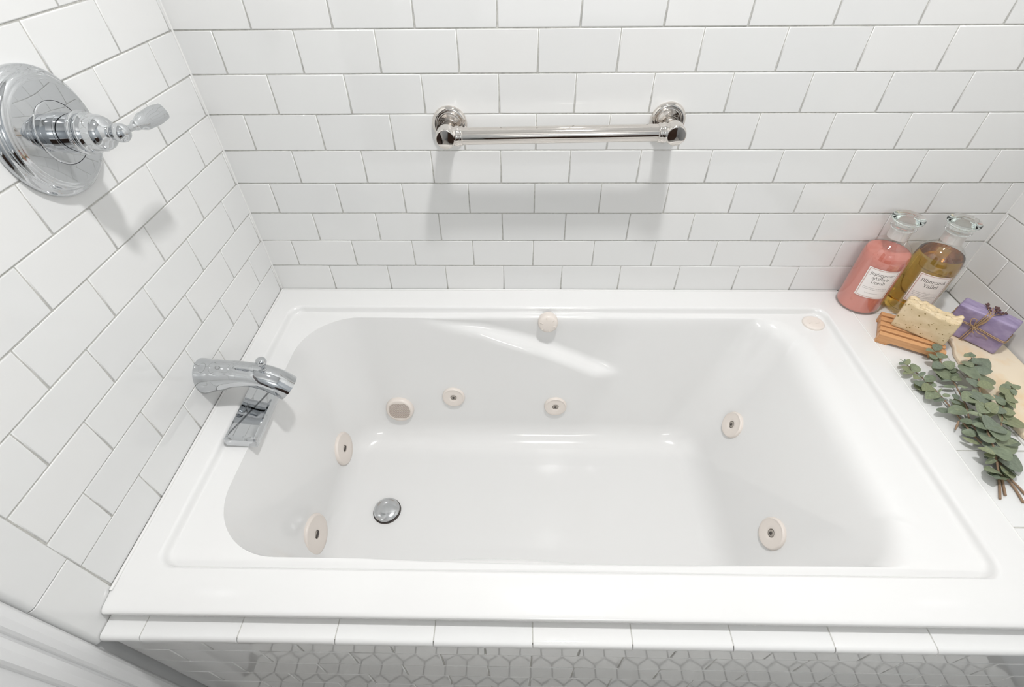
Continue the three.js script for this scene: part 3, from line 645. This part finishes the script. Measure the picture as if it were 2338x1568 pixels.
  branch([[A(745, 318), .034], [A(820, 440), .033], [A(900, 580), .028], [A(990, 750), .022], [A(1090, 880), .020], [A(1180, 1040), .020], [A(1300, 1280), .022], [B(930, 200), .022], [B(1180, 480), .02], [B(1330, 760), .022], [B(1400, 960), .018], [B(1430, 1120), .010], [B(1478, 1360), .004]], .0008, .0022, stemMat,
    lv(A, [[740, 320, 595, 300, .55], [752, 318, 832, 185, .5], [812, 430, 632, 385, .66], [828, 450, 925, 365, .8], [895, 560, 722, 612, .62], [920, 600, 1102, 525, .55], [1005, 655, 772, 735, .85], [1012, 695, 1168, 630, .42], [1040, 835, 1248, 800, .38], [1045, 845, 855, 850, .2]], .030, .032).map((l, i) => { if (i > 5) { l[3] = .022; l[4] = .023; } return l; })
      .concat(lv(A, [[1190, 1120, 1055, 1130, .8], [1210, 1070, 1290, 1060, .8], [1250, 1260, 995, 1180, .42], [1330, 1380, 985, 1400, .6], [1240, 1360, 1060, 1300, .8], [1340, 1370, 1530, 1430, .4]], .024, .022), lv(B, [[935, 200, 735, 120, .8], [1005, 395, 765, 310, .75], [1080, 525, 765, 410, .28]], .022, .016)));
  branch([[A(1400, 440), .034], [A(1480, 560), .034], [A(1520, 750), .036], [A(1550, 1030), .038], [A(1590, 1200), .038], [A(1640, 1470), .037], [B(1180, 290), .036], [B(1310, 640), .032], [B(1340, 800), .026], [B(1380, 980), .02], [B(1530, 1120), .012], [B(1640, 1260), .008], [B(1775, 1480), .004]], .0010, .0022, stemMat,
    lv(A, [[1390, 405, 1272, 410, .55], [1392, 425, 1400, 345, .8], [1402, 425, 1465, 375, .6], [1415, 530, 1592, 500, .75], [1425, 520, 1255, 565, .6], [1490, 620, 1262, 730, .78], [1440, 620, 1780, 690, .62], [1600, 900, 1285, 830, .62], [1500, 930, 1825, 950, .56], [1340, 960, 1150, 945, .3], [1570, 1060, 1420, 1170, .95], [1580, 1120, 1835, 1170, .5], [1450, 1130, 1255, 1190, .75]], .036, .038)
      .concat(lv(A, [[1640, 1250, 1870, 1430, .85], [1625, 1270, 1535, 1410, .85], [1640, 1260, 1520, 1330, .7], [1600, 1480, 1330, 1400, .4]], .040, .036), lv(B, [[1190, 285, 940, 190, .75], [1170, 275, 1370, 170, .85], [1200, 290, 1560, 340, .75], [1040, 380, 1325, 480, .6], [1310, 700, 1030, 570, .5], [1330, 690, 1155, 555, .6], [1330, 690, 1545, 630, .75]], .038, .035)));
  branch([[A(2110, 930), .036], [A(2080, 1050), .035], [A(2010, 1200), .034], [A(1960, 1330), .032], [B(1420, 150), .030], [B(1400, 420), .026], [B(1380, 700), .024], [B(1420, 900), .018], [B(1580, 1110), .010], [B(1690, 1220), .007], [B(1800, 1345), .004]], .0010, .0022, stemMat,
    lv(A, [[2110, 935, 2045, 862, .75], [2110, 945, 2278, 955, .55], [2102, 950, 1905, 965, .45], [2092, 1000, 1990, 1110, .9], [2105, 1000, 2195, 1110, .6], [2010, 1200, 1785, 1105, .4], [2020, 1195, 1825, 1210, .75], [2020, 1210, 2195, 1340, .75], [2020, 1200, 2195, 1160, .7], [1965, 1340, 2190, 1440, .75], [1955, 1335, 1850, 1420, .8]], .036, .034)
      .concat(lv(B, [[1410, 170, 1645, 50, .75], [1420, 180, 1630, 245, .38], [1300, 200, 1560, 330, .6], [1350, 525, 1650, 500, .6], [1345, 560, 1590, 630, .3], [1360, 780, 1660, 980, .75], [1340, 800, 1140, 830, .65], [1360, 1000, 1200, 890, .75], [1345, 1100, 1165, 970, .6], [1420, 960, 1615, 1095, .5], [1400, 900, 1640, 1050, .6]], .026, .012)));
  // a short broken side twig
  part('twig', sweep([{ p: at(...B(720, 150), .016), a: .0016, b: .0016 }, { p: at(...B(690, 230), .012), a: .0022, b: .002 }, { p: at(...B(665, 290), .009), a: .0012, b: .0012 }], V(.1, 1, 0), 12, 8, true, true), stemMat, bunch);
}

// ------------------------------------------------------------------ lamps and what the chrome mirrors, outside the frame
{
  const t = thing('ceiling_light', 'round recessed ceiling light above the tub', 'ceiling light', [LAMP.x, CEIL, LAMP.z]);
  part('trim_ring', lathe([[.055, 0], [.058, -.006], [.075, -.004], [.08, 0]], 48), trimMat, t);
  part('diffuser', new THREE.CylinderGeometry(.055, .055, .003, 40).translate(0, -.002, 0), new THREE.MeshStandardMaterial({ color: 0xffffff, emissive: 0xffffff, emissiveIntensity: 6 }), t);
  const l = new THREE.RectAreaLight(lin(1, .99, .98), LAMP_POWER, LAMP_SIZE, LAMP_SIZE); l.name = 'downlight_glow'; l.position.set(0, -.0075, 0); l.rotation.x = -Math.PI / 2; t.add(l);
}
{
  const t = thing('vanity_light', 'chrome vanity light bar with four round bulbs on the front wall', 'wall light', [.95, 1.25, FRONT]);
  part('back_plate', rbox(.62, .09, .03, .008).translate(0, 0, -.017), chrome, t);
  for (let i = 0; i < 4; i++) {
    const x = -.225 + i * .15;
    part('socket', new THREE.CylinderGeometry(.018, .022, .04, 24).rotateX(Math.PI / 2).translate(x, 0, -.05), chrome, t);
    const b = part('bulb', new THREE.SphereGeometry(.035, 24, 16).translate(x, 0, -.1), new THREE.MeshStandardMaterial({ color: 0xffffff, emissive: lin(1, .96, .9), emissiveIntensity: 12 }), t);
    const l = new THREE.PointLight(lin(1, .96, .9), BULB_POWER * 4); l.name = 'bulb_glow'; l.castShadow = true; l.shadow.radius = 1.7; l.position.set(x, 0, -.1); t.add(l);
  }
}
{
  const t = thing('vanity_cabinet', 'dark wooden vanity cabinet against the front wall', 'cabinet', [.95, FLOOR, FRONT - .012]);
  part('body', box(-.5, .5, .08, .80, -.5, 0), darkWood, t);
  for (const s of [-1, 1]) { const d = part('door', rbox(.47, .66, .018, .004).translate(s * .245, .44, -.51), darkWood, t); part('knob', new THREE.SphereGeometry(.013, 16, 12).translate(s * .05, .5, -.53), chrome, d); }
  part('plinth', box(-.47, .47, 0.0, .08, -.45, 0), darkWood, t);
  part('countertop', rbox(1.04, .03, .53, .006).translate(0, .815, -.262), trimMat, t);
}
scene.traverse(o => { if (o.isMesh) { o.castShadow = true; o.receiveShadow = true; } if (o.isLight && !o.isRectAreaLight) o.castShadow = true; });
renderer.render(scene, camera);
